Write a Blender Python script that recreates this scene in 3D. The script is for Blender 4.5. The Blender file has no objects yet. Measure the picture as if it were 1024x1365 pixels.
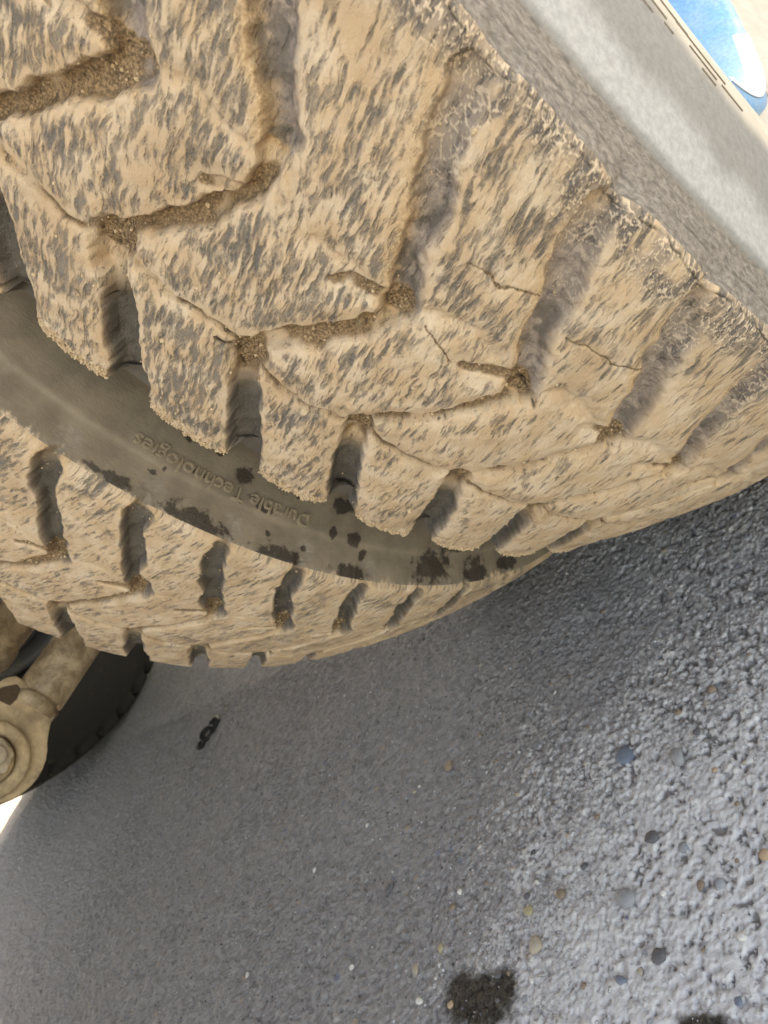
import bpy, math, random
import numpy as np
from mathutils import Vector, Matrix

# ------------------------------------------------------------------ camera, world, sun, exposure
sc = bpy.context.scene
C = sc.collection
cam_d = bpy.data.cameras.new('camera'); cam = bpy.data.objects.new('camera', cam_d); C.objects.link(cam)
cf = Vector((-0.65642669, 0.67979892, -0.32707404))
cr = Vector((0.64648416, 0.28346464, -0.7083121))
cu = Vector((0.38879587, 0.67640316, 0.62555298))
cam.matrix_world = Matrix(((cr.x, cu.x, -cf.x, 0.19007789), (cr.y, cu.y, -cf.y, -0.76305368), (cr.z, cu.z, -cf.z, 0.45324145), (0, 0, 0, 1)))
cam_d.sensor_fit = 'VERTICAL'; cam_d.sensor_height = 36; cam_d.lens = 26.37
cam_d.clip_start = 0.01; cam_d.clip_end = 1000
cam_d.dof.use_dof = True; cam_d.dof.focus_distance = 0.36; cam_d.dof.aperture_fstop = 20
sc.camera = cam

SUN_EL, SUN_AZ = 50.0, -47.0          # azimuth from +y towards -x
w = bpy.data.worlds.new('World'); sc.world = w; w.use_nodes = True
wn = w.node_tree
bg = wn.nodes['Background']
sky = wn.nodes.new('ShaderNodeTexSky'); sky.sky_type = 'NISHITA'; sky.sun_disc = False
sky.sun_elevation = math.radians(SUN_EL); sky.sun_rotation = math.radians(SUN_AZ)
sky.dust_density = 1.5
wn.links.new(sky.outputs[0], bg.inputs[0]); bg.inputs[1].default_value = 0.15
sd = bpy.data.lights.new('sun', 'SUN'); so = bpy.data.objects.new('sun', sd); C.objects.link(so)
sd.energy = 4.0; sd.angle = math.radians(0.53); sd.color = (1, .95, .87)
e, a = math.radians(SUN_EL), math.radians(SUN_AZ)
sdir = Vector((math.cos(e) * math.sin(a), math.cos(e) * math.cos(a), math.sin(e)))
so.rotation_euler = sdir.to_track_quat('Z', 'Y').to_euler()
sc.view_settings.view_transform = 'Standard'; sc.view_settings.look = 'None'
sc.view_settings.exposure = 2.9; sc.view_settings.gamma = 1
sc.view_settings.use_curve_mapping = False
sc.view_settings.use_white_balance = True; sc.view_settings.white_balance_temperature = 10500; sc.view_settings.white_balance_tint = 16

rng = np.random.default_rng(7)
random.seed(7)
R = 0.52

# ------------------------------------------------------------------ numpy noise
def _h(ix, iy, s):
    n = (ix.astype(np.int64) * 374761393 + iy.astype(np.int64) * 668265263 + s * 974634777) & 0xffffffff
    n = ((n ^ (n >> 13)) * 1274126177) & 0xffffffff
    n = (n ^ (n >> 16)) & 0xffffffff
    n = (n * 2246822519) & 0xffffffff
    return ((n ^ (n >> 15)) & 0xffffff) / float(0xffffff)
def vn(x, y, s=0):
    ix = np.floor(x); iy = np.floor(y); fx = x - ix; fy = y - iy
    fx = fx * fx * (3 - 2 * fx); fy = fy * fy * (3 - 2 * fy)
    a_ = _h(ix, iy, s); b = _h(ix + 1, iy, s); c = _h(ix, iy + 1, s); d = _h(ix + 1, iy + 1, s)
    return (a_ * (1 - fx) + b * fx) * (1 - fy) + (c * (1 - fx) + d * fx) * fy
def fbm(x, y, s=0, o=4, g=.5):
    t = 0; a_ = 1; n = 0
    for k in range(o):
        ca, sa = math.cos(k * .7), math.sin(k * .7)
        t = t + a_ * vn((x * ca - y * sa) * 2.03 ** k + k * 17.3, (x * sa + y * ca) * 2.03 ** k - k * 9.1, s + k); n += a_; a_ *= g
    return t / n
def worley(x, y, s=0):
    ix = np.floor(x); iy = np.floor(y)
    f1 = np.full(x.shape, 9.); f2 = np.full(x.shape, 9.); idv = np.zeros(x.shape)
    for dx in (-1, 0, 1):
        for dy in (-1, 0, 1):
            cx, cy = ix + dx, iy + dy
            px = cx + _h(cx, cy, s + 11); py = cy + _h(cx, cy, s + 57)
            d = np.hypot(x - px, y - py); idn = _h(cx, cy, s + 91)
            m = d < f1
            f2 = np.where(m, f1, np.minimum(f2, d)); idv = np.where(m, idn, idv); f1 = np.where(m, d, f1)
    return f1, f2, idv
def ss(a_, b, x):
    t = np.clip((x - a_) / (b - a_), 0, 1); return t * t * (3 - 2 * t)

# ------------------------------------------------------------------ object helpers
def tag(o, label=None, cat=None, group=None, kind=None):
    if label: o['label'] = label
    if cat: o['category'] = cat
    if group: o['group'] = group
    if kind: o['kind'] = kind
    return o
def empty(name, loc=(0, 0, 0)):
    o = bpy.data.objects.new(name, None); C.objects.link(o); o.location = loc; o.empty_display_size = .05; return o
def link(name, me, mat, parent=None):
    o = bpy.data.objects.new(name, me); C.objects.link(o)
    if mat and not me.materials: me.materials.append(mat)
    if parent: o.parent = parent
    return o
def mesh_np(name, V, Q, attrs=None, N=None):
    """mesh from numpy verts (n,3), faces (m,k), optional point attributes and vertex normals"""
    me = bpy.data.meshes.new(name); k = Q.shape[1]
    me.vertices.add(len(V)); me.vertices.foreach_set('co', V.astype(np.float32).ravel())
    me.loops.add(Q.size); me.loops.foreach_set('vertex_index', Q.astype(np.int32).ravel())
    me.polygons.add(len(Q)); me.polygons.foreach_set('loop_start', np.arange(0, Q.size, k, dtype=np.int32))
    me.update(calc_edges=True)
    me.polygons.foreach_set('use_smooth', np.ones(len(Q), bool))
    for an, av in (attrs or {}).items():
        if av.ndim == 1:
            at = me.attributes.new(an, 'FLOAT', 'POINT'); at.data.foreach_set('value', av.astype(np.float32))
        else:
            at = me.attributes.new(an, 'FLOAT_VECTOR', 'POINT'); at.data.foreach_set('vector', av.astype(np.float32).ravel())
    if N is not None: me.normals_split_custom_set_from_vertices(N.astype(np.float32))
    return me
def submesh(name, V, Q, attrs, N):
    u, inv = np.unique(Q.ravel(), return_inverse=True)
    return mesh_np(name, V[u], inv.reshape(Q.shape), {k: v[u] for k, v in attrs.items()}, None if N is None else N[u])
def grid_quads(nr, nc):
    i = np.arange(nr - 1)[:, None] * nc + np.arange(nc - 1)[None]
    return np.stack([i, i + 1, i + nc + 1, i + nc], -1)            # (nr-1, nc-1, 4)
def vnormals(P):
    du = np.gradient(P, axis=0); dv = np.gradient(P, axis=1)
    n = np.cross(du, dv); return n / (np.linalg.norm(n, axis=-1, keepdims=True) + 1e-12)
def lathe(name, prof, n, mat, parent=None, axis='x', loc=(0, 0, 0), smooth=True, closed=False):
    """surface of revolution; prof = [(along, radius)...] about the given axis"""
    V = []
    for k in range(n):
        t = 2 * math.pi * k / n
        for (l, r) in prof:
            c, s = r * math.cos(t), r * math.sin(t)
            V.append({'x': (l, c, s), 'y': (s, l, c), 'z': (c, s, l)}[axis])
    m = len(prof); Q = []
    for k in range(n):
        for j in range(m if closed else m - 1):
            a_, b = k * m + j, k * m + (j + 1) % m; k2 = ((k + 1) % n) * m
            Q.append((a_, b, k2 + (j + 1) % m, k2 + j))
    me = bpy.data.meshes.new(name); me.from_pydata(V, [], Q); me.update()
    me.polygons.foreach_set('use_smooth', [smooth] * len(Q))
    me.validate()
    o = link(name, me, mat, parent); o.location = loc
    return o
def prism(name, poly, lo, hi, mat, parent=None, loc=(0, 0, 0), bevel=.002, plane='yz', holes=None):
    """extrude a 2-D outline between lo and hi, bevelled"""
    import bmesh
    bm = bmesh.new(); f = {'yz': lambda p, h: (h, p[0], p[1]), 'xy': lambda p, h: (p[0], p[1], h), 'xz': lambda p, h: (p[0], h, p[1])}[plane]
    a_ = [bm.verts.new(f(p, lo)) for p in poly]; b = [bm.verts.new(f(p, hi)) for p in poly]
    n = len(poly); bm.faces.new(a_[::-1]); bm.faces.new(b)
    for i in range(n): bm.faces.new((a_[i], a_[(i + 1) % n], b[(i + 1) % n], b[i]))
    bmesh.ops.recalc_face_normals(bm, faces=bm.faces)
    if bevel: bmesh.ops.bevel(bm, geom=bm.edges[:], offset=bevel, segments=2, affect='EDGES', profile=.6)
    me = bpy.data.meshes.new(name); bm.to_mesh(me); bm.free()
    o = link(name, me, mat, parent); o.location = loc; return o
def rbox(name, c, s, mat, parent=None, bevel=.01):
    x, y = s[0] / 2, s[1] / 2
    return prism(name, [(c[0] - x, c[1] - y), (c[0] + x, c[1] - y), (c[0] + x, c[1] + y), (c[0] - x, c[1] + y)], c[2] - s[2] / 2, c[2] + s[2] / 2, mat, parent, bevel=bevel, plane='xy')

# ------------------------------------------------------------------ materials
class NT:
    def __init__(s, name):
        s.m = bpy.data.materials.new(name); s.m.use_nodes = True; s.t = s.m.node_tree
        s.b = s.t.nodes['Principled BSDF']; s.b.inputs['Specular IOR Level'].default_value = .3
    def n(s, ty, ins=None, **kw):
        nd = s.t.nodes.new(ty)
        for k, v in kw.items(): setattr(nd, k, v)
        for k, v in (ins or {}).items(): s.set(nd, k, v)
        return nd
    def set(s, nd, k, v):
        if isinstance(v, bpy.types.NodeSocket): s.t.links.new(v, nd.inputs[k])
        else: nd.inputs[k].default_value = v
    def attr(s, nm, vec=False):
        nd = s.n('ShaderNodeAttribute', attribute_name=nm); return nd.outputs['Vector' if vec else 'Fac']
    def math(s, op, a_, b=0., c=None, clamp=False):
        nd = s.n('ShaderNodeMath', operation=op, use_clamp=clamp); s.set(nd, 0, a_); s.set(nd, 1, b)
        if c is not None: s.set(nd, 2, c)
        return nd.outputs[0]
    def noise(s, vec, scale, detail=4, rough=.55, dist=0):
        nd = s.n('ShaderNodeTexNoise', {'Vector': vec, 'Scale': scale, 'Detail': detail, 'Roughness': rough, 'Distortion': dist}); return nd.outputs['Fac']
    def voro(s, vec, scale, feature='F1', out='Distance', rand=1):
        nd = s.n('ShaderNodeTexVoronoi', {'Vector': vec, 'Scale': scale, 'Randomness': rand}, feature=feature); return nd.outputs[out]
    def scale(s, vec, v):
        nd = s.n('ShaderNodeMapping', {'Vector': vec}); nd.inputs['Scale'].default_value = v; return nd.outputs[0]
    def ramp(s, f, a_, b, lo=0., hi=1.):
        nd = s.n('ShaderNodeMapRange', {'Value': f, 'From Min': a_, 'From Max': b, 'To Min': lo, 'To Max': hi}, interpolation_type='SMOOTHSTEP'); return nd.outputs[0]
    def mix(s, f, a_, b):
        nd = s.n('ShaderNodeMix', data_type='RGBA'); s.set(nd, 0, f)
        for i, v in ((6, a_), (7, b)):
            if isinstance(v, tuple): v = (*v, 1)
            s.set(nd, i, v)
        return nd.outputs[2]
    def bump(s, h, dist, strength=1., prev=None):
        nd = s.n('ShaderNodeBump', {'Height': h, 'Distance': dist, 'Strength': strength})
        if prev is not None: s.set(nd, 'Normal', prev)
        return nd.outputs[0]
    def out(s, col, rough, nrm=None, metal=None):
        if isinstance(col, tuple): col = (*col, 1)
        s.set(s.b, 'Base Color', col); s.set(s.b, 'Roughness', rough)
        if nrm is not None: s.set(s.b, 'Normal', nrm)
        if metal is not None: s.set(s.b, 'Metallic', metal)
        return s.m

TAN = (.50, .35, .215); TAN_D = (.37, .25, .15); PALE = (.58, .455, .325); SOIL = (.065, .040, .022); RUB = (.088, .078, .065); RUBD = (.05, .045, .038)

def mat_tread():
    t = NT('dusty_tread_rubber')
    tc = t.attr('tc', True)                    # x along the wear streaks, y across, metres
    dust, soil, crk, orange, sm = t.attr('dust'), t.attr('soil'), t.attr('crk'), t.attr('orange'), t.attr('smooth')
    warp = t.n('ShaderNodeVectorMath', {0: tc, 1: t.n('ShaderNodeVectorMath', {0: t.n('ShaderNodeTexNoise', {'Vector': tc, 'Scale': 110., 'Detail': 2.}).outputs['Color'], 1: (.0065, .005, 0)}, operation='MULTIPLY').outputs[0]}, operation='ADD').outputs[0]
    f1 = t.noise(t.scale(warp, (105, 470, 300)), 1, 3, .5)
    f1b = t.noise(t.scale(warp, (230, 1400, 900)), 1, 3, .6)
    f2 = t.noise(tc, 900, 4, .7)                                 # grain
    f3 = t.noise(tc, 60, 4, .6)
    d = t.math('ADD', dust, t.math('MULTIPLY', t.math('SUBTRACT', f1, .5), 2.2))
    d = t.math('ADD', d, t.math('MULTIPLY', t.math('SUBTRACT', f1b, .5), 1.0))
    d = t.math('ADD', d, t.math('MULTIPLY', t.math('SUBTRACT', f2, .5), .6))
    d = t.math('ADD', d, t.math('MULTIPLY', t.math('SUBTRACT', t.noise(tc, 24, 4, .6), .5), .9))
    D = t.ramp(d, -.20, .70)
    tan = t.mix(t.ramp(f3, .35, .7), TAN, PALE)
    tan = t.mix(t.math('MULTIPLY', t.ramp(t.noise(tc, 16, 3, .6), .45, .7), .55), tan, TAN_D)
    tan = t.mix(t.math('MULTIPLY', orange, .8), tan, (.54, .36, .20))
    tan = t.mix(t.math('MULTIPLY', t.ramp(f2, .4, .7), .25), tan, (.40, .29, .18))
    rub = t.mix(t.ramp(f2, .3, .7), RUB, (.15, .132, .11))
    rub = t.mix(t.math('MULTIPLY', t.ramp(t.noise(tc, 38, 4, .65), .42, .66), .75), rub, (.235, .19, .145))
    col = t.mix(D, rub, tan)
    col = t.mix(t.math('MULTIPLY', t.attr('floor'), .8), col, t.mix(t.ramp(t.noise(tc, 300, 5, .7), .3, .7), (.17, .14, .125), (.36, .29, .235)))
    col = t.mix(t.math('MULTIPLY', orange, .75), col, t.mix(t.ramp(f2, .3, .7), (.36, .225, .115), (.56, .395, .235)))
    ck = t.ramp(t.math('ADD', t.attr('line'), t.math('MULTIPLY', t.math('SUBTRACT', f2, .5), .5)), .3, .7)
    cbase = t.mix(t.ramp(d, .1, .55), (.15, .13, .115), (.28, .22, .165))
    col = t.mix(t.math('MULTIPLY', t.attr('crackle'), .75), col, t.mix(ck, cbase, PALE))
    smc = t.mix(t.ramp(f3, .3, .7), (.085, .075, .062), (.14, .12, .10))
    col = t.mix(t.math('MULTIPLY', t.attr('floor'), .8), col, t.mix(t.ramp(t.noise(tc, 300, 5, .7), .3, .7), (.17, .14, .125), (.36, .29, .235)))
    col = t.mix(t.math('MULTIPLY', orange, .75), col, t.mix(t.ramp(f2, .3, .7), (.36, .225, .115), (.56, .395, .235)))
    ck = t.ramp(t.math('ADD', t.attr('line'), t.math('MULTIPLY', t.math('SUBTRACT', f2, .5), .5)), .3, .7)
    cbase = t.mix(t.ramp(d, .1, .55), (.15, .13, .115), (.28, .22, .165))
    col = t.mix(t.math('MULTIPLY', t.attr('crackle'), .75), col, t.mix(ck, cbase, PALE))
    smc = t.mix(t.ramp(f2, .55, .75), smc, (.26, .21, .15))
    col = t.mix(sm, col, smc)
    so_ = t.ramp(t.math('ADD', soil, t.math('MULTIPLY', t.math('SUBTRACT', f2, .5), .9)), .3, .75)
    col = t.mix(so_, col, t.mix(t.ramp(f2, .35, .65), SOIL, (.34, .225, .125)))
    col = t.mix(crk, col, (.02, .014, .009))
    h = t.math('ADD', t.math('MULTIPLY', D, .9), t.math('MULTIPLY', f2, .8))
    h2 = t.math('MULTIPLY', t.noise(tc, 2200, 2, .5), t.math('ADD', D, .2))
    nb = t.bump(h, .0006, 1.); nb = t.bump(h2, .0002, .8, nb)
    return t.out(col, t.ramp(D, 0, 1, .62, .95), nb)

def mat_side(name, tint):
    t = NT(name)
    tc = t.attr('tc', True)                    # x round the tyre, y up the profile, metres
    pale, cream, rough_, stain, crk, dust = (t.attr(k) for k in ('pale', 'cream', 'roughb', 'stain', 'crk', 'dust'))
    g = t.noise(tc, 900, 4, .65); m = t.noise(tc, 45, 5, .6); sp = t.voro(tc, 520)
    base = t.mix(t.ramp(m, .3, .7), tuple(c * .82 for c in tint), tuple(c * 1.15 for c in tint))
    base = t.mix(t.math('MULTIPLY', t.ramp(sp, .12, .0), .35), base, (.42, .38, .33))
    col = t.mix(t.math('MULTIPLY', rough_, .85), base, t.mix(t.ramp(t.noise(t.scale(tc, (1, 2, 1)), 240, 5, .7, .6), .3, .72), (.11, .095, .08), (.32, .275, .23)))
    pal = t.mix(t.ramp(t.noise(tc, 260, 4, .7), .3, .7), (.30, .295, .28), (.40, .39, .37))
    col = t.mix(pale, col, pal)
    col = t.mix(cream, col, t.mix(t.ramp(m, .3, .7), (.50, .43, .34), (.56, .49, .40)))
    col = t.mix(t.ramp(dust, .3, .7), col, t.mix(t.ramp(g, .35, .65), TAN_D, PALE))
    st = t.ramp(t.math('ADD', stain, t.math('MULTIPLY', t.math('SUBTRACT', t.noise(tc, 130, 5, .65), .5), 1.5)), .38, .62)
    col = t.mix(t.math('MULTIPLY', st, .93), col, t.mix(t.ramp(g, .35, .65), (.024, .018, .013), (.055, .042, .031)))
    col = t.mix(crk, col, (.02, .016, .012))
    nb = t.bump(g, .00025, .5); nb = t.bump(t.noise(t.scale(tc, (1, 2.2, 1)), 170, 5, .65, .8), .0007, .6, nb)
    return t.out(col, t.ramp(st, 0, 1, .75, .5), nb)

def mat_simple(name, col, rough=.6, metal=0., bump=.0005, scale=300, dusty=None, dmin=.4, dmax=.65, dscale=40):
    t = NT(name); co = t.n('ShaderNodeTexCoord').outputs['Object']
    n1 = t.noise(co, scale, 5, .65); c = t.mix(t.ramp(n1, .3, .7), tuple(v * .8 for v in col), tuple(min(1, v * 1.15) for v in col))
    if dusty:
        c = t.mix(t.ramp(t.noise(co, dscale, 6, .65, .4), dmin, dmax), c, t.mix(t.ramp(n1, .3, .7), tuple(v * .75 for v in dusty), dusty))
    return t.out(c, rough, t.bump(n1, bump, .6), metal)

def mat_ground():
    t = NT('worn_concrete')
    co = t.n('ShaderNodeTexCoord').outputs['Object']
    crust_light, soil, fine = t.attr('crust_light'), t.attr('soil'), t.attr('fine')
    n1 = t.noise(co, 700, 5, .7); n2 = t.noise(co, 90, 5, .65, .6); n3 = t.noise(co, 9, 4, .6)
    v = t.voro(co, 230); vc = t.n('ShaderNodeTexVoronoi', {'Vector': co, 'Scale': 230.}).outputs['Color']
    v2 = t.voro(co, 95); v2c = t.n('ShaderNodeTexVoronoi', {'Vector': co, 'Scale': 95.}).outputs['Color']
    sep = t.n('ShaderNodeSeparateColor', {0: vc}); sep2 = t.n('ShaderNodeSeparateColor', {0: v2c})
    col = t.mix(t.ramp(n2, .3, .7), (.175, .169, .158), (.285, .277, .262))
    col = t.mix(t.math('MULTIPLY', t.ramp(n3, .4, .65), .35), col, (.25, .235, .21))
    col = t.mix(t.math('MULTIPLY', t.ramp(n1, .5, .72), .5), col, (.40, .40, .41))
    col = t.mix(t.math('MULTIPLY', t.ramp(n1, .46, .3), .55), col, (.12, .12, .125))
    spk = t.math('MULTIPLY', t.ramp(v, .34, .2), t.ramp(sep.outputs[0], .92, .95))
    col = t.mix(spk, col, (.60, .60, .62))
    spd = t.math('MULTIPLY', t.ramp(v, .36, .25), t.ramp(sep.outputs[1], .86, .9))
    col = t.mix(spd, col, (.09, .085, .08))
    sp2 = t.math('MULTIPLY', t.ramp(v2, .36, .28), t.ramp(sep2.outputs[0], .9, .93))
    col = t.mix(sp2, col, t.mix(sep2.outputs[1], (.17, .19, .23), (.34, .27, .19)))
    cr_ = t.ramp(t.math('ADD', crust_light, t.math('MULTIPLY', t.math('SUBTRACT', t.noise(co, 330, 6, .75), .5), 2.0)), .22, .70)
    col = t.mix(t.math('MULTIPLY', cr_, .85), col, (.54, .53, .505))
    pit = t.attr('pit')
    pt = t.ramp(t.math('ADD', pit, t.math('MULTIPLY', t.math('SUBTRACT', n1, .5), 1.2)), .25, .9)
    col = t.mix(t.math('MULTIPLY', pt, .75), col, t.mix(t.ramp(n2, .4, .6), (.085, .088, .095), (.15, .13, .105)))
    s_ = t.ramp(t.math('ADD', soil, t.math('MULTIPLY', t.math('SUBTRACT', n2, .5), .7)),   .36, .72)
    col = t.mix(s_, col, t.mix(t.ramp(n1, .4, .65), (.025, .020, .015), (.085, .07, .05)))
    h = t.math('ADD', t.math('MULTIPLY', n1, .6), t.math('MULTIPLY', spk, .8))
    nb = t.bump(h, .0013, .9)
    h2 = t.math('ADD', t.math('MULTIPLY', t.ramp(v2, 0, .5), -.7), n2)
    nb = t.bump(t.math('MULTIPLY', h2, t.math('SUBTRACT', .30, t.math('MULTIPLY', fine, .22))), .0060, 1., nb)
    h3 = t.math('ADD', t.math('MULTIPLY', t.ramp(v, 0, .5), -.5), t.noise(co, 240, 3, .6))
    nb = t.bump(t.math('MULTIPLY', h3, t.math('SUBTRACT', .7, t.math('MULTIPLY', fine, .5))), .0030, 1., nb)
    return t.out(col, t.ramp(n1, .3, .7, .75, .95), nb)

M_TREAD = mat_tread()
M_SIDE_A = mat_side('grey_sidewall_rubber', (.105, .09, .072))
M_SIDE_B = mat_side('brown_sidewall_rubber', (.20, .160, .112))
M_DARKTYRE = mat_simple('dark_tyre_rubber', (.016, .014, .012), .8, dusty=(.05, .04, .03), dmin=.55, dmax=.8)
M_BLUE = mat_simple('blue_rim_paint', (.16, .40, .66), .35, dusty=(.35, .52, .66), dmin=.35, dmax=.75, dscale=25)
M_WHITE = mat_simple('white_rim_surface', (.85, .85, .84), .4)
M_STEEL = mat_simple('dusty_cast_steel', (.26, .19, .12), .85, dusty=(.50, .37, .22), dmin=.3, dmax=.6, bump=.0030, scale=120, dscale=28)
M_RODS = mat_simple('greasy_tan_rod', (.17, .115, .065), .5, dusty=(.46, .35, .22), dmin=.36, dmax=.62, bump=.0006, dscale=22)
M_NUT = mat_simple('dusty_bolt_steel', (.30, .25, .19), .75, dusty=(.54, .43, .29), dmin=.3, dmax=.7, bump=.0006)
M_BODY = mat_simple('dark_chassis_paint', (.05, .05, .05), .6, dusty=(.25, .2, .14), dmin=.5, dmax=.8, dscale=6)
M_YELLOW = mat_simple('yellow_machine_paint', (.55, .32, .03), .45, dusty=(.4, .33, .22), dmin=.55, dmax=.8, dscale=5)
M_CRUMB = mat_simple('dry_mud_crumb', (.50, .37, .23), .95, bump=.0004, scale=900)
M_LETTER = mat_simple('brown_raised_lettering', (.24, .19, .125), .8, bump=.0003, scale=700)
M_LETTER_A = mat_simple('cream_raised_lettering', (.60, .54, .45), .8, bump=.0003, scale=700)
M_MARK = mat_simple('dark_moulded_mark', (.24, .20, .16), .8)
M_POCKET_SHADE = mat_simple('brown_recess_shade', (.075, .05, .03), .9)
M_BLACK = mat_simple('black_scrap', (.008, .008, .008), .5)
PEB = {'b': (.12, .145, .185), 'g': (.22, .23, .24), 'o': (.36, .25, .165), 'd': (.09, .09, .095), 'w': (.50, .49, .46), 'n': (.20, .15, .11), 'y': (.30, .265, .16), 't': (.31, .265, .205)}
M_PEB = {k: mat_simple('pebble_stone_' + nm, c, .65, bump=.0005, scale=500) for (k, c), nm in zip(PEB.items(), ('blue', 'grey', 'orange', 'dark', 'white', 'brown', 'olive', 'tan'))}

# ------------------------------------------------------------------ ground
STAINS = [(-.266, -.612, .040, .024), (-.286, -.604, .018, .014), (-.243, -.605, .014, .018), (-.0865, -.618, .020, .007)]
def ground_height(X, Y):
    mmx, mmy = X * 1000, Y * 1000
    wx = mmx + 5 * (fbm(mmx / 14, mmy / 14, 301) - .5); wy = mmy + 5 * (fbm(mmx / 14, mmy / 14, 333) - .5)
    f1, f2, idv = worley(wx / 5.2, wy / 5.2, 5)
    g1, g2, idg = worley(wx / 11, wy / 11, 9)
    rough = ss(.35, .62, fbm(mmx / 90 + 4, mmy / 90, 77, 3)) * .45 + ss(-.42, -.05, X) * .75
    n1 = fbm(wx / 4.6, wy / 4.6, 15, 4, .55); n2 = fbm(mmx / 2.0, mmy / 2.0, 25, 3, .55)
    pits = -1.7 * ss(.53, .70, n1) * (.30 + .95 * rough) - .75 * ss(.55, .72, n2) * (.5 + .6 * rough)
    pits = pits - 1.3 * ss(.30, .08, f1) * (idv > .72)
    dome = .7 * np.clip(1 - (f1 / .42) ** 2, 0, 1) * (idv < .14) + .9 * np.clip(1 - (g1 / .36) ** 2, 0, 1) * (idg < .12)
    ridg = 1.2 * (1 - np.abs(2 * fbm(wx / 6 + wy / 9, wy / 7 - wx / 12, 41, 4) - 1)) ** 3 * (1 - .35 * rough)
    z = pits + dome + ridg + 2.0 * (fbm(mmx / 28, mmy / 28, 61, 3) - .5) + .45 * (fbm(mmx / 1.1, mmy / 1.1, 13, 2) - .5)
    return z * .0011, rough, f1, f2, idv
def build_ground():
    mat = mat_ground()
    x0, x1, y0, y1 = -2.0, .16, -.76, -.06
    xs = np.concatenate([np.arange(x0, -1.2, .006), np.arange(-1.2, -.62, .0035), np.arange(-.62, -.36, .0021), np.arange(-.36, x1 + .0005, .0013)]); ys = np.concatenate([np.arange(y0, -.14, .0015), np.arange(-.14, .60, .010)])
    X, Y = np.meshgrid(xs, ys); Z, rough, f1, f2, idv = ground_height(X, Y)
    edge = np.minimum.reduce([X - xs[0], xs[-1] - X, Y - ys[0], ys[-1] - Y])
    fade = ss(0, .03, edge); Z = Z * fade - .0012 * (1 - fade)
    crust_light = ss(.2, 1.0, rough) * ss(.30, .75, fbm(X * 330, Y * 330, 87, 4, .6)) * .62 + .15 * ss(.001, .003, Z) + ss(-.36, -.06, X) * ss(-.30, -.60, Y) * (.45 + .9 * fbm(X * 50, Y * 50, 88, 4))  # pale crust, plus the brighter light of the near right corner painted in
    soil = np.zeros_like(X)
    for (sx, sy, rx, ry) in STAINS:
        d = np.hypot((X - sx) / rx, (Y - sy) / ry); soil = np.maximum(soil, 1.05 - d * .60)
    soil = np.clip(soil, 0, 1)
    V = np.stack([X, Y, Z], -1).reshape(-1, 3)
    Q = grid_quads(len(ys), len(xs)).reshape(-1, 4)
    # outer rings continue the sheet to the horizon
    nx, ny = len(xs), len(ys)
    me = mesh_np('ground', V, Q, {'crust_light': (crust_light * fade).ravel(), 'soil': soil.ravel(), 'fine': (fade * (.15 + .85 * ss(-.75, -.35, X))).ravel(), 'pit': (ss(-.0009, -.0026, Z) * .9 * fade).ravel()})
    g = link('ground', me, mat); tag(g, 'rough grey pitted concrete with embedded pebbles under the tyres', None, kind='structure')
    # surrounding sheet, with a hole where the detailed patch lies
    def ring(xa, xb, ya, yb, XA, XB, YA, YB):
        return [(xa, ya), (xb, ya), (xb, yb), (xa, yb)], [(XA, YA), (XB, YA), (XB, YB), (XA, YB)]
    inn, _ = ring(xs[0], xs[-1], ys[0], ys[-1], 0, 0, 0, 0)
    vs = [(p[0], p[1], -.0012) for p in inn]; fs = []
    for s_ in (.3, 3, 30, 300):
        b = len(vs)
        vs += [(xs[0] - s_, ys[0] - s_, -.0012), (xs[-1] + s_, ys[0] - s_, -.0012), (xs[-1] + s_, ys[-1] + s_, -.0012), (xs[0] - s_, ys[-1] + s_, -.0012)]
        for i in range(4):
            j = (i + 1) % 4; fs.append((b - 4 + i, b + i, b + j, b - 4 + j))
    me2 = bpy.data.meshes.new('ground_sheet'); me2.from_pydata(vs, [], fs); me2.update()
    o = link('ground_sheet', me2, mat, g)
    return g
ground = build_ground()

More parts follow.
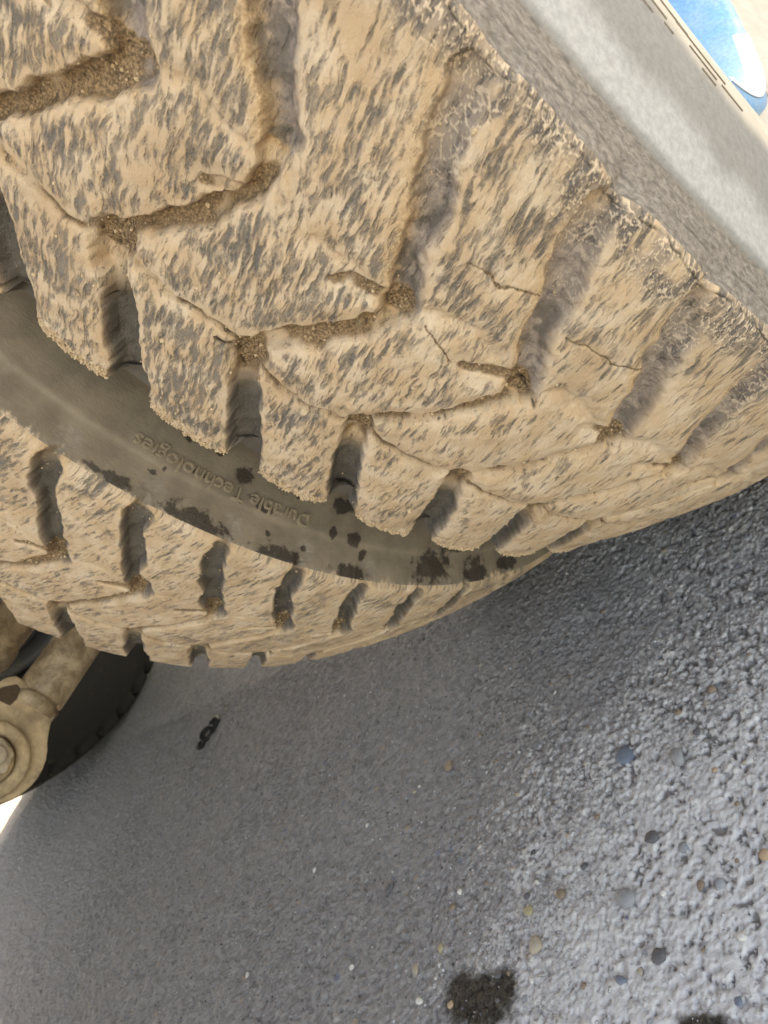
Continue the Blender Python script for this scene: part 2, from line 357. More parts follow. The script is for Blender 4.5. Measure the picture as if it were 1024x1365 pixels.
# embedded pebbles
PEBS = [(-0.1541,-0.4318,0.0092,'b'),(-0.1062,-0.4444,0.0070,'g'),(-0.0778,-0.4599,0.0027,'o'),(-0.0456,-0.5235,0.0040,'o'),(-0.1257,-0.5045,0.0053,'d'),(-0.1010,-0.5123,0.0044,'g'),(-0.2012,-0.5394,0.0048,'n'),(-0.1833,-0.5196,0.0028,'d'),(-0.1436,-0.5460,0.0077,'g'),(-0.2330,-0.5389,0.0030,'d'),(-0.2301,-0.5502,0.0043,'y'),(-0.2174,-0.5752,0.0075,'t'),(-0.3152,-0.5762,0.0046,'y'),(-0.3407,-0.5920,0.0043,'t'),(-0.2932,-0.6158,0.0034,'o'),(-0.1168,-0.5818,0.0057,'d'),(-0.1439,-0.5960,0.0043,'b'),(-0.1309,-0.5906,0.0031,'t'),(-0.3609,-0.4052,0.0060,'n'),(-0.0562,-0.4575,0.0028,'t'),(-0.0622,-0.4875,0.0025,'n'),(-0.2261,-0.5285,0.0023,'w'),(-0.3147,-0.5982,0.0018,'w'),(-0.3137,-0.5884,0.0018,'w'),(-0.3072,-0.5320,0.0028,'w'),(-0.2362,-0.3516,0.0021,'w'),(-0.4029,-0.5234,0.0063,'d'),(-0.0658,-0.6053,0.0030,'b'),(-0.2057,-0.5376,0.0017,'w'),(-0.1149,-0.5435,0.0025,'w'),(-0.0785,-0.3920,0.0040,'n'),(-0.1069,-0.4051,0.0035,'n'),(-0.0910,-0.4261,0.0028,'d'),(-0.1981,-0.4195,0.0025,'w'),(-0.1362,-0.4221,0.0036,'g'),(-0.0756,-0.5400,0.0038,'g'),(-0.0622,-0.5715,0.0031,'w'),(-0.2956,-0.4945,0.0029,'w'),(-0.4692,-0.4535,0.0032,'w'),(-0.5388,-0.4957,0.0032,'w'),(-0.6017,-0.5321,0.0033,'n'),(-0.4254,-0.5911,0.0033,'w'),(-0.5964,-0.5998,0.0031,'w'),(-0.2024,-0.4728,0.0027,'d'),(-0.2624,-0.4508,0.0030,'t'),(-0.2220,-0.6085,0.0042,'g'),(-0.2172,-0.5979,0.0024,'w'),(-0.3279,-0.6145,0.0035,'w')]
def stone_mesh(seed, sub=2):
    import bmesh
    r_ = random.Random(seed); bm = bmesh.new(); bmesh.ops.create_icosphere(bm, subdivisions=sub, radius=1)
    ph = [r_.uniform(0, 6.28) for _ in range(6)]; ax = (r_.uniform(.75, 1), r_.uniform(.6, .95), r_.uniform(.45, .65))
    cuts = [(Vector((r_.gauss(0, 1), r_.gauss(0, 1), r_.gauss(0, .6))).normalized(), r_.uniform(.6, .85)) for _ in range(5)]
    for v in bm.verts:
        c = v.co
        for n_, d_ in cuts:
            k = c.dot(n_)
            if k > d_: c -= n_ * (k - d_) * .85
        s_ = 1 + .07 * math.sin(3 * c.x + ph[0]) + .07 * math.sin(4 * c.y + ph[1])
        v.co = Vector((c.x * ax[0] * s_, c.y * ax[1] * s_, c.z * ax[2] * s_))
    me = bpy.data.meshes.new('pebble'); bm.to_mesh(me); bm.free()
    me.polygons.foreach_set('use_smooth', [True] * len(me.polygons)); return me
smesh = {}
def pebble(x, y, r_, k, i, kind=None):
    key = (k, i % 5)
    if key not in smesh:
        m_ = stone_mesh(ord(k) * 7 + i % 5); m_.materials.append(M_PEB[k]); smesh[key] = m_
    z = float(ground_height(np.array([x]), np.array([y]))[0][0]) if -.6 < x < .15 and y < -.08 else 0
    o = link('pebble', smesh[key], None, ground)
    o.location = (x, y, z + r_ * .12); o.scale = (r_, r_, r_ * .8); o.rotation_euler = (random.uniform(-.2, .2), random.uniform(-.2, .2), random.uniform(0, 6.28))
    return o
for i, (x, y, r_, k) in enumerate(PEBS): pebble(x, y, r_ * (1.12 if k not in 'bgd' else 1.25), k, i)
for i in range(240):
    x, y = random.uniform(-.55, .05), random.uniform(-.70, -.18)
    pebble(x, y, random.uniform(.0011, .0026) + (random.random() < .1) * .0015, random.choice('gggddwtnnbd'), i)

def crumbs(name, pts, rad, mat, parent, seed=1):
    """many small dry lumps in one mesh"""
    r_ = np.random.default_rng(seed); P = (1 + 5 ** .5) / 2
    iv = np.array([(-1, P, 0), (1, P, 0), (-1, -P, 0), (1, -P, 0), (0, -1, P), (0, 1, P), (0, -1, -P), (0, 1, -P), (P, 0, -1), (P, 0, 1), (-P, 0, -1), (-P, 0, 1)]) / 1.9
    it = np.array([(0, 11, 5), (0, 5, 1), (0, 1, 7), (0, 7, 10), (0, 10, 11), (1, 5, 9), (5, 11, 4), (11, 10, 2), (10, 7, 6), (7, 1, 8), (3, 9, 4), (3, 4, 2), (3, 2, 6), (3, 6, 8), (3, 8, 9), (4, 9, 5), (2, 4, 11), (6, 2, 10), (8, 6, 7), (9, 8, 1)])
    n = len(pts); V = iv[None] * (rad[:, None, None]) * r_.uniform(.6, 1.25, (n, 12, 3)) + pts[:, None]
    F = it[None] + (np.arange(n) * 12)[:, None, None]
    me = mesh_np(name, V.reshape(-1, 3), F.reshape(-1, 3)); me.polygons.foreach_set('use_smooth', np.zeros(len(me.polygons), bool))
    o = link(name, me, mat, parent); o['kind'] = 'stuff'; return o
n = 900
gx = rng.uniform(-.58, .08, n); gy = rng.uniform(-.70, -.15, n); gz = ground_height(gx, gy)[0]
crumbs('grit', np.stack([gx, gy, gz + .0003], -1), rng.uniform(.0004, .0010, n), M_PEB['g'], ground, 5)

# ------------------------------------------------------------------ tyres
HW = .1157
PROF = [(-.072, .262), (-.100, .280), (-.128, .33), (-.144, .385), (-.146, .415), (-.140, .450), (-.1300, .4760), (-.1277, .4830), (-.1245, .4845), (-.1205, .498), (-.1168, .5085),
        (-.1135, .5118), (-.085, .5155), (-.04, .5190), (0, .52)]
PROF = PROF + [(-x, r_) for x, r_ in PROF[-2::-1]]
def profile(step_fn):
    P = np.array(PROF)
    for _ in range(2):                                                # corner-cutting rounds the outline a little
        Qp = [P[0]]
        for a_, b in zip(P[:-1], P[1:]): Qp += [a_ * .8 + b * .2, a_ * .2 + b * .8]
        P = np.array(Qp + [P[-1]])
    seg = np.hypot(*np.diff(P, axis=0).T); L = np.concatenate([[0], np.cumsum(seg)])
    out = [0.]
    while out[-1] < L[-1]:
        x = np.interp(out[-1], L, P[:, 0]); r_ = np.interp(out[-1], L, P[:, 1]); out.append(out[-1] + step_fn(x, r_))
    s_ = np.array(out[:-1] + [L[-1]])
    X = np.interp(s_, L, P[:, 0]); Rr = np.interp(s_, L, P[:, 1])
    k = np.array([1, 2, 3, 2, 1.]) / 9
    tx, tr = np.gradient(X, s_), np.gradient(Rr, s_)
    tx[2:-2] = np.convolve(tx, k, 'valid'); tr[2:-2] = np.convolve(tr, k, 'valid')
    l = np.hypot(tx, tr); return s_, X, Rr, -tr / l, tx / l            # normal = (-tr, tx)

# groove centre lines in millimetres: (round the tyre, across the tread)
MEAS = {   # traced pitches of the outer tyre
 'mouth': [[(-19,-32),(-22,-44),(-32,-59),(-45,-79),(-60,-104),(-66,-122)], [(-88,-37),(-99,-55),(-109,-73),(-120,-92),(-130,-107),(-136,-122)], [(-151,-37),(-163,-57),(-177,-79),(-193,-102),(-202,-122)], [(-218,-35),(-231,-55),(-247,-83),(-260,-104),(-268,-122)]],
 'main': [[(-19,-32),(-27,-17),(-37,-3),(-45,12),(-50,25),(-49,36),(-46,43),(-45,50)], [(-88,-37),(-95,-21),(-107,-5),(-116,10),(-120,22),(-119,30)], [(-151,-37),(-160,-23),(-174,-6),(-183,9),(-191,24),(-192,32)], [(-218,-35),(-228,-23),(-241,-9),(-248,9),(-259,25),(-260,34)]],
 'out': [[(-45,50),(-36,60),(-29,69),(-22,77),(-14,90),(-9,104)], [(-119,30),(-107,49),(-101,65),(-92,79),(-84,92),(-78,106)], [(-192,32),(-176,52),(-167,69),(-156,83),(-149,98),(-146,108)], [(-260,34),(-240,65),(-227,82),(-215,99),(-208,110)]],
 'diag': [[(-19,-32),(-33,-36),(-47,-39),(-62,-36),(-77,-35),(-88,-37)], [(-88,-37),(-111,-45),(-124,-45),(-139,-41),(-151,-37)], [(-151,-37),(-164,-39),(-185,-41),(-205,-39),(-218,-35)], [(-218,-35),(-240,-41),(-262,-40),(-283,-36)]],
 'thin': [[(-45,50),(-60,40),(-74,26),(-95,30),(-119,30)], [(-119,30),(-133,38),(-150,42),(-170,36),(-192,32)], [(-192,32),(-205,42),(-225,41),(-245,36),(-260,34)], [(-260,34),(-280,42),(-300,40),(-326,34)]],
 'stub': [[(-50,26),(-43,22),(-36,16)], [(-119,27),(-110,30),(-98,26),(-93,20)], [(-192,30),(-180,33),(-168,29),(-161,26)], [(-260,32),(-250,36),(-238,33)]]}
TPL = {'mouth': [(0,-37),(-11,-56),(-24,-78),(-42,-106),(-49,-122)], 'main': [(0,-37),(-9,-22),(-21,-5),(-30,10),(-37,24),(-40,32)], 'out': [(-40,32),(-22,52),(-13,68),(-3,83),(4,97),(8,110)],
       'diag': [(0,-37),(-20,-42),(-44,-42),(-65.34,-37)], 'thin': [(-40,32),(-60,42),(-85,38),(-105.3,32)], 'stub': [(-40,30),(-29,33),(-17,29),(-10,25)]}
#            half width, depth, width at far end, depth at far end
SPEC_A = {'mouth': (6.5, 8, 10, 17), 'main': (2.8, 6, 5.0, 8.5), 'out': (6.8, 11, 7.6, 6.5), 'diag': (1.9, 4.0, 2.2, 3.5), 'thin': (2.2, .8, 2.2, .8), 'stub': (3.6, 4, 3.0, 2.0)}
SPEC_B = {'mouth': (6.5, 9, 9, 15), 'main': (4.2, 6, 5.0, 9), 'out': (6.5, 13, 7.5, 12), 'diag': (3.2, 5.5, 3.4, 4.5), 'thin': (1.6, .6, 1.6, .6), 'stub': (3.0, 3, 3.0, 2.0)}
CRACKS = [[(-74.9,-42.3),(-79.9,-40.9),(-84.7,-41.6),(-88.8,-46.4),(-94.6,-53.1)], [(-20.1,-71.9),(-25.8,-67.8),(-30.7,-66.4)], [(-182,7.2),(-182.7,18.4),(-188.9,30.6),(-195,31.9),(-201.8,29.2)]]
HAIR = [[(-132.2,29.9),(-146.4,27),(-154.1,23.6)], [(-181.8,65.9),(-201.9,68.6),(-224.3,72.9)], [(-124.4,61.6),(-134.4,65.4),(-140.2,63.9),(-156.9,70)]]

def make_lines(kind):
    out = []
    if kind == 'A':
        P, N0 = 65.34, -21.
        for k in range(-25, 25):
            for nm in TPL:
                if 0 <= k < 4: out.append((nm, k, np.array(MEAS[nm][k], float)))
                else: out.append((nm, k, np.array([(l + N0 - P * k + (-2 if k >= 4 else 0), x) for l, x in TPL[nm]], float)))
    else:
        P, N0, sc_ = 2 * math.pi * 520 / 56, -62., .89
        for k in range(-28, 28):
            for nm in TPL: out.append((nm, k, np.array([(l * sc_ + N0 - P * k, x) for l, x in TPL[nm]], float)))
    return out

def tyre_surface(kind, theta, fine_lo, fine_hi, stepfn, seed, dyn):
    """height-field tyre: returns positions, attributes, labels"""
    s_, PX, PR, NX, NR = profile(stepfn)
    nr, nc = len(theta), len(s_)
    Lm = (theta * R * 1000)[:, None] * np.ones(nc)[None]; Xm = (PX * 1000)[None] * np.ones(nr)[:, None]
    circ_ = 2 * math.pi * R * 1000
    wl = Lm + 6.5 * (fbm(Lm / 14, Xm / 14, seed, 4) - .5) + 1.5 * (fbm(Lm / 3.5, Xm / 3.5, seed + 3, 3) - .5)
    wx = Xm + 6.5 * (fbm(Lm / 14, Xm / 14, seed + 8, 4) - .5) + 1.5 * (fbm(Lm / 3.5, Xm / 3.5, seed + 13, 3) - .5)
    tread = (np.abs(PX) < .1215) & (PR > .49)
    SP = SPEC_A if kind == 'A' else SPEC_B
    H = np.zeros((nr, nc)); soil = np.zeros((nr, nc)); smooth = np.zeros((nr, nc)); orange = np.zeros((nr, nc)); sdf = np.full((nr, nc), 99.); cutd = np.full((nr, nc), 99.); crackle = np.zeros((nr, nc)); floorm = np.zeros((nr, nc))
    mudvar = .55 + .75 * fbm(Lm / 22, Xm / 22, seed + 21, 3)
    wvar = fbm(Lm / 18, Xm / 18, seed + 24, 3)
    for nm, k, pl in make_lines(kind):
        w0, d0, w1, d1 = SP[nm]
        if kind == 'A' and nm in ('diag', 'main') and k >= 3: d0, d1, w0, w1 = d0 * .7, d1 * .9, w0 * .9, w1
        if kind == 'A' and nm == 'out' and k == 0: d0, w0, d1 = 12, 6, 9
        if kind == 'A' and nm == 'main' and k in (-1, 0, 1): w0, w1, d0, d1 = 4.6, 5.2, 8.5, 9.5
        pad = 16
        lo, hi = pl[:, 0].min() - pad, pl[:, 0].max() + pad
        # wrap rows
        rows = np.nonzero((theta * R * 1000 > lo) & (theta * R * 1000 < hi))[0]
        if len(rows) == 0: continue
        cols = np.nonzero((PX * 1000 > pl[:, 1].min() - pad) & (PX * 1000 < pl[:, 1].max() + pad) & tread)[0]
        if len(cols) == 0: continue
        sl = np.s_[rows[0]:rows[-1] + 1, cols[0]:cols[-1] + 1]
        ql, qx = wl[sl], wx[sl]
        segl = np.hypot(*np.diff(pl, axis=0).T); cum = np.concatenate([[0], np.cumsum(segl)])
        best = np.full(ql.shape, 1e9); tt = np.zeros(ql.shape); side = np.zeros(ql.shape)
        for i in range(len(pl) - 1):
            a_, d = pl[i], pl[i + 1] - pl[i]; L2 = d @ d
            t = np.clip(((ql - a_[0]) * d[0] + (qx - a_[1]) * d[1]) / L2, 0, 1)
            ex, ey = ql - a_[0] - t * d[0], qx - a_[1] - t * d[1]; dd = np.hypot(ex, ey)
            m = dd < best; best = np.where(m, dd, best); tt = np.where(m, (cum[i] + t * segl[i]) / cum[-1], tt); side = np.where(m, np.sign(ex * d[1] - ey * d[0]), side)
        wd = (w0 + (w1 - w0) * tt) * (.55 + .9 * wvar[sl] if nm != 'mouth' else 1.); dp = d0 + (d1 - d0) * tt
        e_ = best - wd                                                # >0 outside the groove
        wall = {'mouth': 2.2, 'out': 1.7}.get(nm, 1.3)
        if nm == 'out' and kind == 'A': wall = np.where(side > 0, 1.6, 4.2)
        pr = ss(wall * .5, -wall, e_)                                 # 0 outside .. 1 at the floor
        cup = .65 + .35 * np.clip(1 - (best / np.maximum(wd, 1)) ** 2, 0, 1)
        mv = mudvar[sl] if nm not in ('mouth', 'out') else np.maximum(mudvar[sl], .85)
        h = -dp * pr * cup * (mv if kind == 'A' or nm != 'out' else 1)
        H[sl] = np.minimum(H[sl], h)
        if nm in ('mouth',) or (kind == 'B' and nm == 'out'):
            smooth[sl] = np.maximum(smooth[sl], ss(1.8, -.9, e_) * ss(.15, .42, tt if nm == 'mouth' else 1 - tt * .7))
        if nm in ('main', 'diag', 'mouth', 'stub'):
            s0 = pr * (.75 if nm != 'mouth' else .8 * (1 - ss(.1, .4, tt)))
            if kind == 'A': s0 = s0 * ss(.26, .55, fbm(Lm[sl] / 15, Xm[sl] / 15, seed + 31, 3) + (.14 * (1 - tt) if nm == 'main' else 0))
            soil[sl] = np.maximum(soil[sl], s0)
        if nm == 'out' and kind == 'A':
            o_ = np.exp(-((best - wd * .95) / 2.9) ** 2) * (side > 0) * ss(1.05, .7, tt)
            floorm[sl] = np.maximum(floorm[sl], pr * ss(1.05, .85, tt))
            orange[sl] = np.maximum(orange[sl], o_)
            crackle[sl] = np.maximum(crackle[sl], ss(3, -1, e_) * ss(.35, .75, tt) * .8)
            smooth[sl] = np.maximum(smooth[sl], .75 * pr * ss(.52, .58, fbm(Lm[sl] / 9, Xm[sl] / 9, seed + 35, 3)) * ss(.8, .4, tt)); soil[sl] = np.maximum(soil[sl], pr * .22)
        if nm == 'out' and kind == 'B': orange[sl] = np.maximum(orange[sl], ss(5, 0, e_) * ss(.85, 1, tt) * .4)
        sdf[sl] = np.minimum(sdf[sl], e_ if nm != 'thin' else e_ + 1.5)
        cutd[sl] = np.minimum(cutd[sl], best - (2.2 if nm == 'thin' else 1.5))
        if nm == 'out' and kind == 'A' and k >= 1:
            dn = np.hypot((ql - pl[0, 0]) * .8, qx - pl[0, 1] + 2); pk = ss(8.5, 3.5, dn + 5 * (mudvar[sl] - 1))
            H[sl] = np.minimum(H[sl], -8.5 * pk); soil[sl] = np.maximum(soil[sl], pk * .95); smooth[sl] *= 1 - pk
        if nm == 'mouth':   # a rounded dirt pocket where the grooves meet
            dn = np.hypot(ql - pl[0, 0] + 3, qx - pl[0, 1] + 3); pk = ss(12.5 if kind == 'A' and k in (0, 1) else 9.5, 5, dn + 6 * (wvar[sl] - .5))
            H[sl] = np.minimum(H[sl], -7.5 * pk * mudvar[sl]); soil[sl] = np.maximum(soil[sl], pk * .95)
    if kind == 'B': pass
    inpat = (np.abs(Xm) < 121)
    fine = (Lm > fine_lo - 5) & (Lm < fine_hi + 5)
    # block surface relief
    edge_in = ss(-HW * 1000 + 9, -HW * 1000 + 1, Xm) if kind == 'A' else ss(-100, -113, Xm)
    und = 1.3 * (fbm(Lm / 30, Xm / 30, seed + 41, 3) - .5) + .7 * (fbm(Lm / 7, Xm / 7, seed + 42, 3) - .5)
    # streaks
    ca, sa = math.cos(dyn), math.sin(dyn)
    A = (Xm * ca + Lm * sa); B = (-Xm * sa + Lm * ca)
    Aw = A + 3 * (fbm(Lm / 9, Xm / 9, seed + 50, 2) - .5); Bw = B + 1.6 * (fbm(Lm / 9, Xm / 9, seed + 51, 2) - .5)
    st1 = fbm(Aw / 6.5, Bw / 2.0, seed + 61, 3, .5); st2 = fbm(Aw / 14, Bw / 5.0, seed + 62, 2); st3 = fbm(Aw / 4., Bw / .8, seed + 63, 2)
    big = fbm(Lm / 55, Xm / 55, seed + 64, 3)
    low = (st1 - .5) * 1.0 + (st2 - .5) * .7 + (st3 - .5) * .45 + (big - .5) * .5
    if kind == 'A': low = low + .36 * ss(-60, -280, Lm) - .19
    else: low = low + .0
    dust = np.clip(.60 + 1.0 * low, 0, 1)
    near = ss(0, 6, sdf); dust = dust * near + (1 - near) * (.55 + .45 * dust)
    und = und * (1 - .65 * ss(104, 113, Xm)) if kind == 'A' else und
    if kind == 'A': und = und * 1.35 - 1.5 * ss(7.5, -1, sdf) - .7 * ss(16, 2, sdf)
    relief = und + (.5 * dust - .2) * near + .25 * (st1 - .5) + .16 * (vn(Lm / .9, Xm / .9, seed + 70) - .5)
    tw = ss(124, 117, np.abs(Xm)) * (PR[None] > .49)
    floor_r = .9 * (fbm(Lm / 2.6, Xm / 2.6, seed + 73, 3) - .5) + 1.2 * (fbm(Lm / 6, Xm / 6, seed + 74, 2) - .5)
    H = H + (relief + soil * floor_r * 1.7) * tw
    # ragged inner edge
    if kind == 'A':
        rag = ss(-101, -113, Xm) * (1 - np.clip(smooth, 0, 1)); cr_ = fbm(Lm / 1.7, Xm / 1.7, seed + 80, 3)
        H = H + rag * (cr_ - .6) * 4.2 * tw; dust = np.maximum(dust, rag * .9 * (cr_ > .4))
    # crackled mud film along the outer shoulder
    if kind == 'A':
        band = ss(96, 112, Xm + 26 * (fbm(Lm / 17, Xm / 17, seed + 82) - .5)) * ss(121, 114, Xm)
        crackle = np.clip(np.maximum(crackle * .9, band * .9), 0, 1) * ss(.22, .5, fbm(Lm / 11, Xm / 11, seed + 81, 3))
        q1 = Lm + 5 * (fbm(Lm / 5, Xm / 5, seed + 83, 4) - .5); q2 = Xm + 5 * (fbm(Lm / 4, Xm / 4, seed + 84, 3) - .5)
        f1, f2, _ = worley(q1 / 4.6, q2 / 3.6, seed + 85); e1, e2, _ = worley(q1 / 2.1, q2 / 1.7, seed + 88)
        lw_ = fbm(Lm / 7, Xm / 7, seed + 87, 2); ln = np.maximum(ss(.16, .03, f2 - f1) * ss(.25, .45, lw_), .75 * ss(.22, .04, e2 - e1) * ss(.6, .42, lw_))
        thick = ss(.3, .6, fbm(Lm / 8, Xm / 8, seed + 86, 2))
        H = H + crackle * ln * .28 * tw
        dust = dust * (1 - crackle) + crackle * np.clip(ln * (.35 + .5 * thick) + .22 + .9 * (st2 - .35), 0, 1)
    crk = np.zeros((nr, nc))
    if kind == 'A':
        def lined(pl, wdt):
            b = np.full((nr, nc), 99.); pl = np.array(pl, float)
            rows = np.nonzero((theta * R * 1000 > pl[:, 0].min() - 6) & (theta * R * 1000 < pl[:, 0].max() + 6))[0]
            sl = np.s_[rows[0]:rows[-1] + 1]
            for a_, c_ in zip(pl[:-1], pl[1:]):
                d = c_ - a_; t = np.clip(((wl[sl] - a_[0]) * d[0] + (wx[sl] - a_[1]) * d[1]) / (d @ d), 0, 1)
                b[sl] = np.minimum(b[sl], np.hypot(wl[sl] - a_[0] - t * d[0], wx[sl] - a_[1] - t * d[1]))
            return ss(wdt, wdt * .35, b)
        for pl in CRACKS: c_ = lined(pl, .95) * ss(.2, .5, fbm(Lm / 5, Xm / 5, seed + 89, 3)); crk = np.maximum(crk, c_ * .85); H = H - 2.2 * c_
        for pl in HAIR: c_ = lined(pl, .8); soil = np.maximum(soil, c_ * .8); H = H - .6 * c_
        # long crack at the shoulder, and a hairline crease on the buttress
        cx = 115.2 + 4.2 * (fbm(Lm / 12, Xm * 0, seed + 90, 4) - .5)
        c_ = ss(.62, .15, np.abs(Xm - cx)) * ss(.30, .62, fbm(Lm / 9, Lm * 0, seed + 91, 4)); crk = np.maximum(crk, c_ * .75); H = H - .5 * c_
        Sm = (s_ * 1000)[None] * np.ones(nr)[:, None]
        s_crease = float(np.interp(-.498, -PR[PX > .09], s_[PX > .09] * 1000))
        c_ = ss(.8, .2, np.abs(Sm - s_crease - 1.2 * (fbm(Lm / 25, Lm * 0, seed + 92, 3) - .5))) * (Xm > 0); crk = np.maximum(crk, c_ * .35 * ss(.35, .6, fbm(Lm / 20, Lm * 0, seed + 93))); H = H - .35 * c_
    # lateral grooves running out over the shoulders
    ax_ = np.abs(Xm)
    pale = np.zeros((nr, nc)); cream = np.zeros((nr, nc)); roughb = np.zeros((nr, nc)); stain = np.zeros((nr, nc))
    RR = PR[None] * np.ones(nr)[:, None]
    sideo = (Xm > 0)
    if kind == 'A':
        roughb = ss(.4835, .486, RR) * sideo
        pale = sideo * ss(.486, .4825, RR) * (1 - .5 * ss(.470, .455, RR + .010 * (fbm(Lm / 20, Xm / 9, seed + 95, 3) - .5)))
        cream = sideo * ss(.432, .418, RR + .006 * (fbm(Lm / 15, Xm / 9, seed + 96, 3) - .5))
        H = H + .30 * (fbm(Lm / 6, RR * 1000 / 5.0, seed + 97, 5, .65) - .5) * (ax_ > 116) * roughb
    else:
        P = 2 * math.pi * 520 / 56
        # scooped pockets on the buttress below each outer groove
        ph = ((Lm + 62 - 8) / P) % 1.0; dl = (np.minimum(ph, 1 - ph)) * P
        dr_ = (RR - .497) * 1000
        cap = np.exp(-(dl / 8.) ** 2 - (dr_ / 7.) ** 2) * sideo * (Xm > 116)
        H = H - 2.4 * cap; roughb = np.maximum(roughb, ss(.1, .5, cap) * .35)
        roughb = np.maximum(roughb, ss(.503, .509, RR + .006 * (fbm(Lm / 6, Xm / 6, seed + 98) - .5)) * sideo * (Xm > 116) * .6)
        for (an, rr, a1, b1) in STAIN_B:
            l0 = math.radians(an) * R * 1000; rr = min(rr, .5035)
            sl = np.abs(Lm - l0) < a1 * 1000 * 2.2 + 4
            d = np.hypot((Lm - l0) / (a1 * 1000), (RR - rr) * 1000 / max(b1 * 1000 * .9, 1.5))
            stain = np.maximum(stain, np.where(sl & sideo & (Xm > 112), np.clip(1.0 - d * .5, 0, 1), 0))
    crk = np.clip(crk, 0, 1)
    if kind != 'A': ln = crackle
    Hm = H * .001
    X = PX[None] + NX[None] * Hm; Rr = PR[None] + NR[None] * Hm
    th = theta[:, None]
    P = np.stack([X, -Rr * np.cos(th), Rr * np.sin(th)], -1)
    at = dict(dust=dust, soil=np.clip(soil * tw, 0, 1), crk=crk, orange=np.clip(orange, 0, 1), smooth=np.clip(smooth, 0, 1), crackle=np.clip(crackle, 0, 1), floor=floorm, line=ln,
              tc=np.stack([A, B, H], -1) * .001, pale=pale, cream=cream, roughb=np.clip(roughb, 0, 1), stain=stain)
    return P, at, sdf, cutd, (s_, PX, PR), Lm, Xm

STAIN_B = [(-10.08,0.5102,0.0096,0.0044),(-8.24,0.5130,0.0064,0.0021),(-16.08,0.5079,0.0209,0.0079),(-23.29,0.5092,0.0179,0.0060),(-30.06,0.5086,0.0144,0.0064),(-39.65,0.4933,0.0202,0.0131),(-45.84,0.4997,0.0139,0.0126),(-51.34,0.4983,0.0147,0.0067),(-11.83,0.4883,0.0041,0.0018),(-12.51,0.4840,0.0014,0.0014),(-14.52,0.4774,0.0019,0.0014),(-15.43,0.4773,0.0019,0.0014),(-18.31,0.4662,0.0070,0.0055),(-15.59,0.4588,0.0059,0.0029),(-13.10,0.4617,0.0029,0.0029),(-19.84,0.4766,0.0045,0.0025),(-20.94,0.4799,0.0070,0.0035),(-22.77,0.4604,0.0062,0.0042),(-28.14,0.4619,0.0098,0.0060),(-27.61,0.4798,0.0032,0.0043),(-29.85,0.4810,0.0076,0.0049),(-31.13,0.4897,0.0033,0.0044),(-25.31,0.4946,0.0026,0.0021),(-21.79,0.4927,0.0025,0.0020),(-23.71,0.4636,0.0031,0.0031),(-42.52,0.4776,0.0123,0.0049)]

def label_blocks(cutd, Lm, Xm, PR, lo, hi):
    """flood-fill the raised blocks on a coarse copy of the grid"""
    cs = 1.5
    r0 = np.nonzero((Lm[:, 0] > lo) & (Lm[:, 0] < hi))[0]; c0 = np.nonzero((np.abs(Xm[0]) < 117) & (PR > .49))[0]
    sub = cutd[r0[0]:r0[-1] + 1, c0[0]:c0[-1] + 1]
    step = max(1, int(round(cs / (abs(Lm[r0[1], 0] - Lm[r0[0], 0])))))
    cst = max(1, int(round(cs / abs(np.median(np.diff(Xm[0, c0]))))))
    sm = sub[::step, ::cst] > 0
    lab = np.zeros(sm.shape, int); n = 0
    for i in range(sm.shape[0]):
        for j in range(sm.shape[1]):
            if sm[i, j] and not lab[i, j]:
                n += 1; st = [(i, j)]; lab[i, j] = n; cells = [(i, j)]
                while st:
                    a_, b = st.pop()
                    for p, q in ((a_ + 1, b), (a_ - 1, b), (a_, b + 1), (a_, b - 1)):
                        if 0 <= p < sm.shape[0] and 0 <= q < sm.shape[1] and sm[p, q] and not lab[p, q]: lab[p, q] = n; st.append((p, q)); cells.append((p, q))
                if len(cells) < 60:
                    for p, q in cells: lab[p, q] = -1
    for _ in range(6):                                              # grow labels into the gaps
        for d0, d1 in ((1, 0), (-1, 0), (0, 1), (0, -1)):
            sh = np.roll(lab, (d0, d1), (0, 1)); lab = np.where((lab <= 0) & (sh > 0), sh, lab)
    full = np.zeros(cutd.shape, int)
    ri = np.minimum((np.arange(len(r0)) // step), lab.shape[0] - 1); ci = np.minimum(np.arange(len(c0)) // cst, lab.shape[1] - 1)
    full[r0[0]:r0[-1] + 1, c0[0]:c0[-1] + 1] = np.maximum(lab[np.ix_(ri, ci)], 0)
    return full

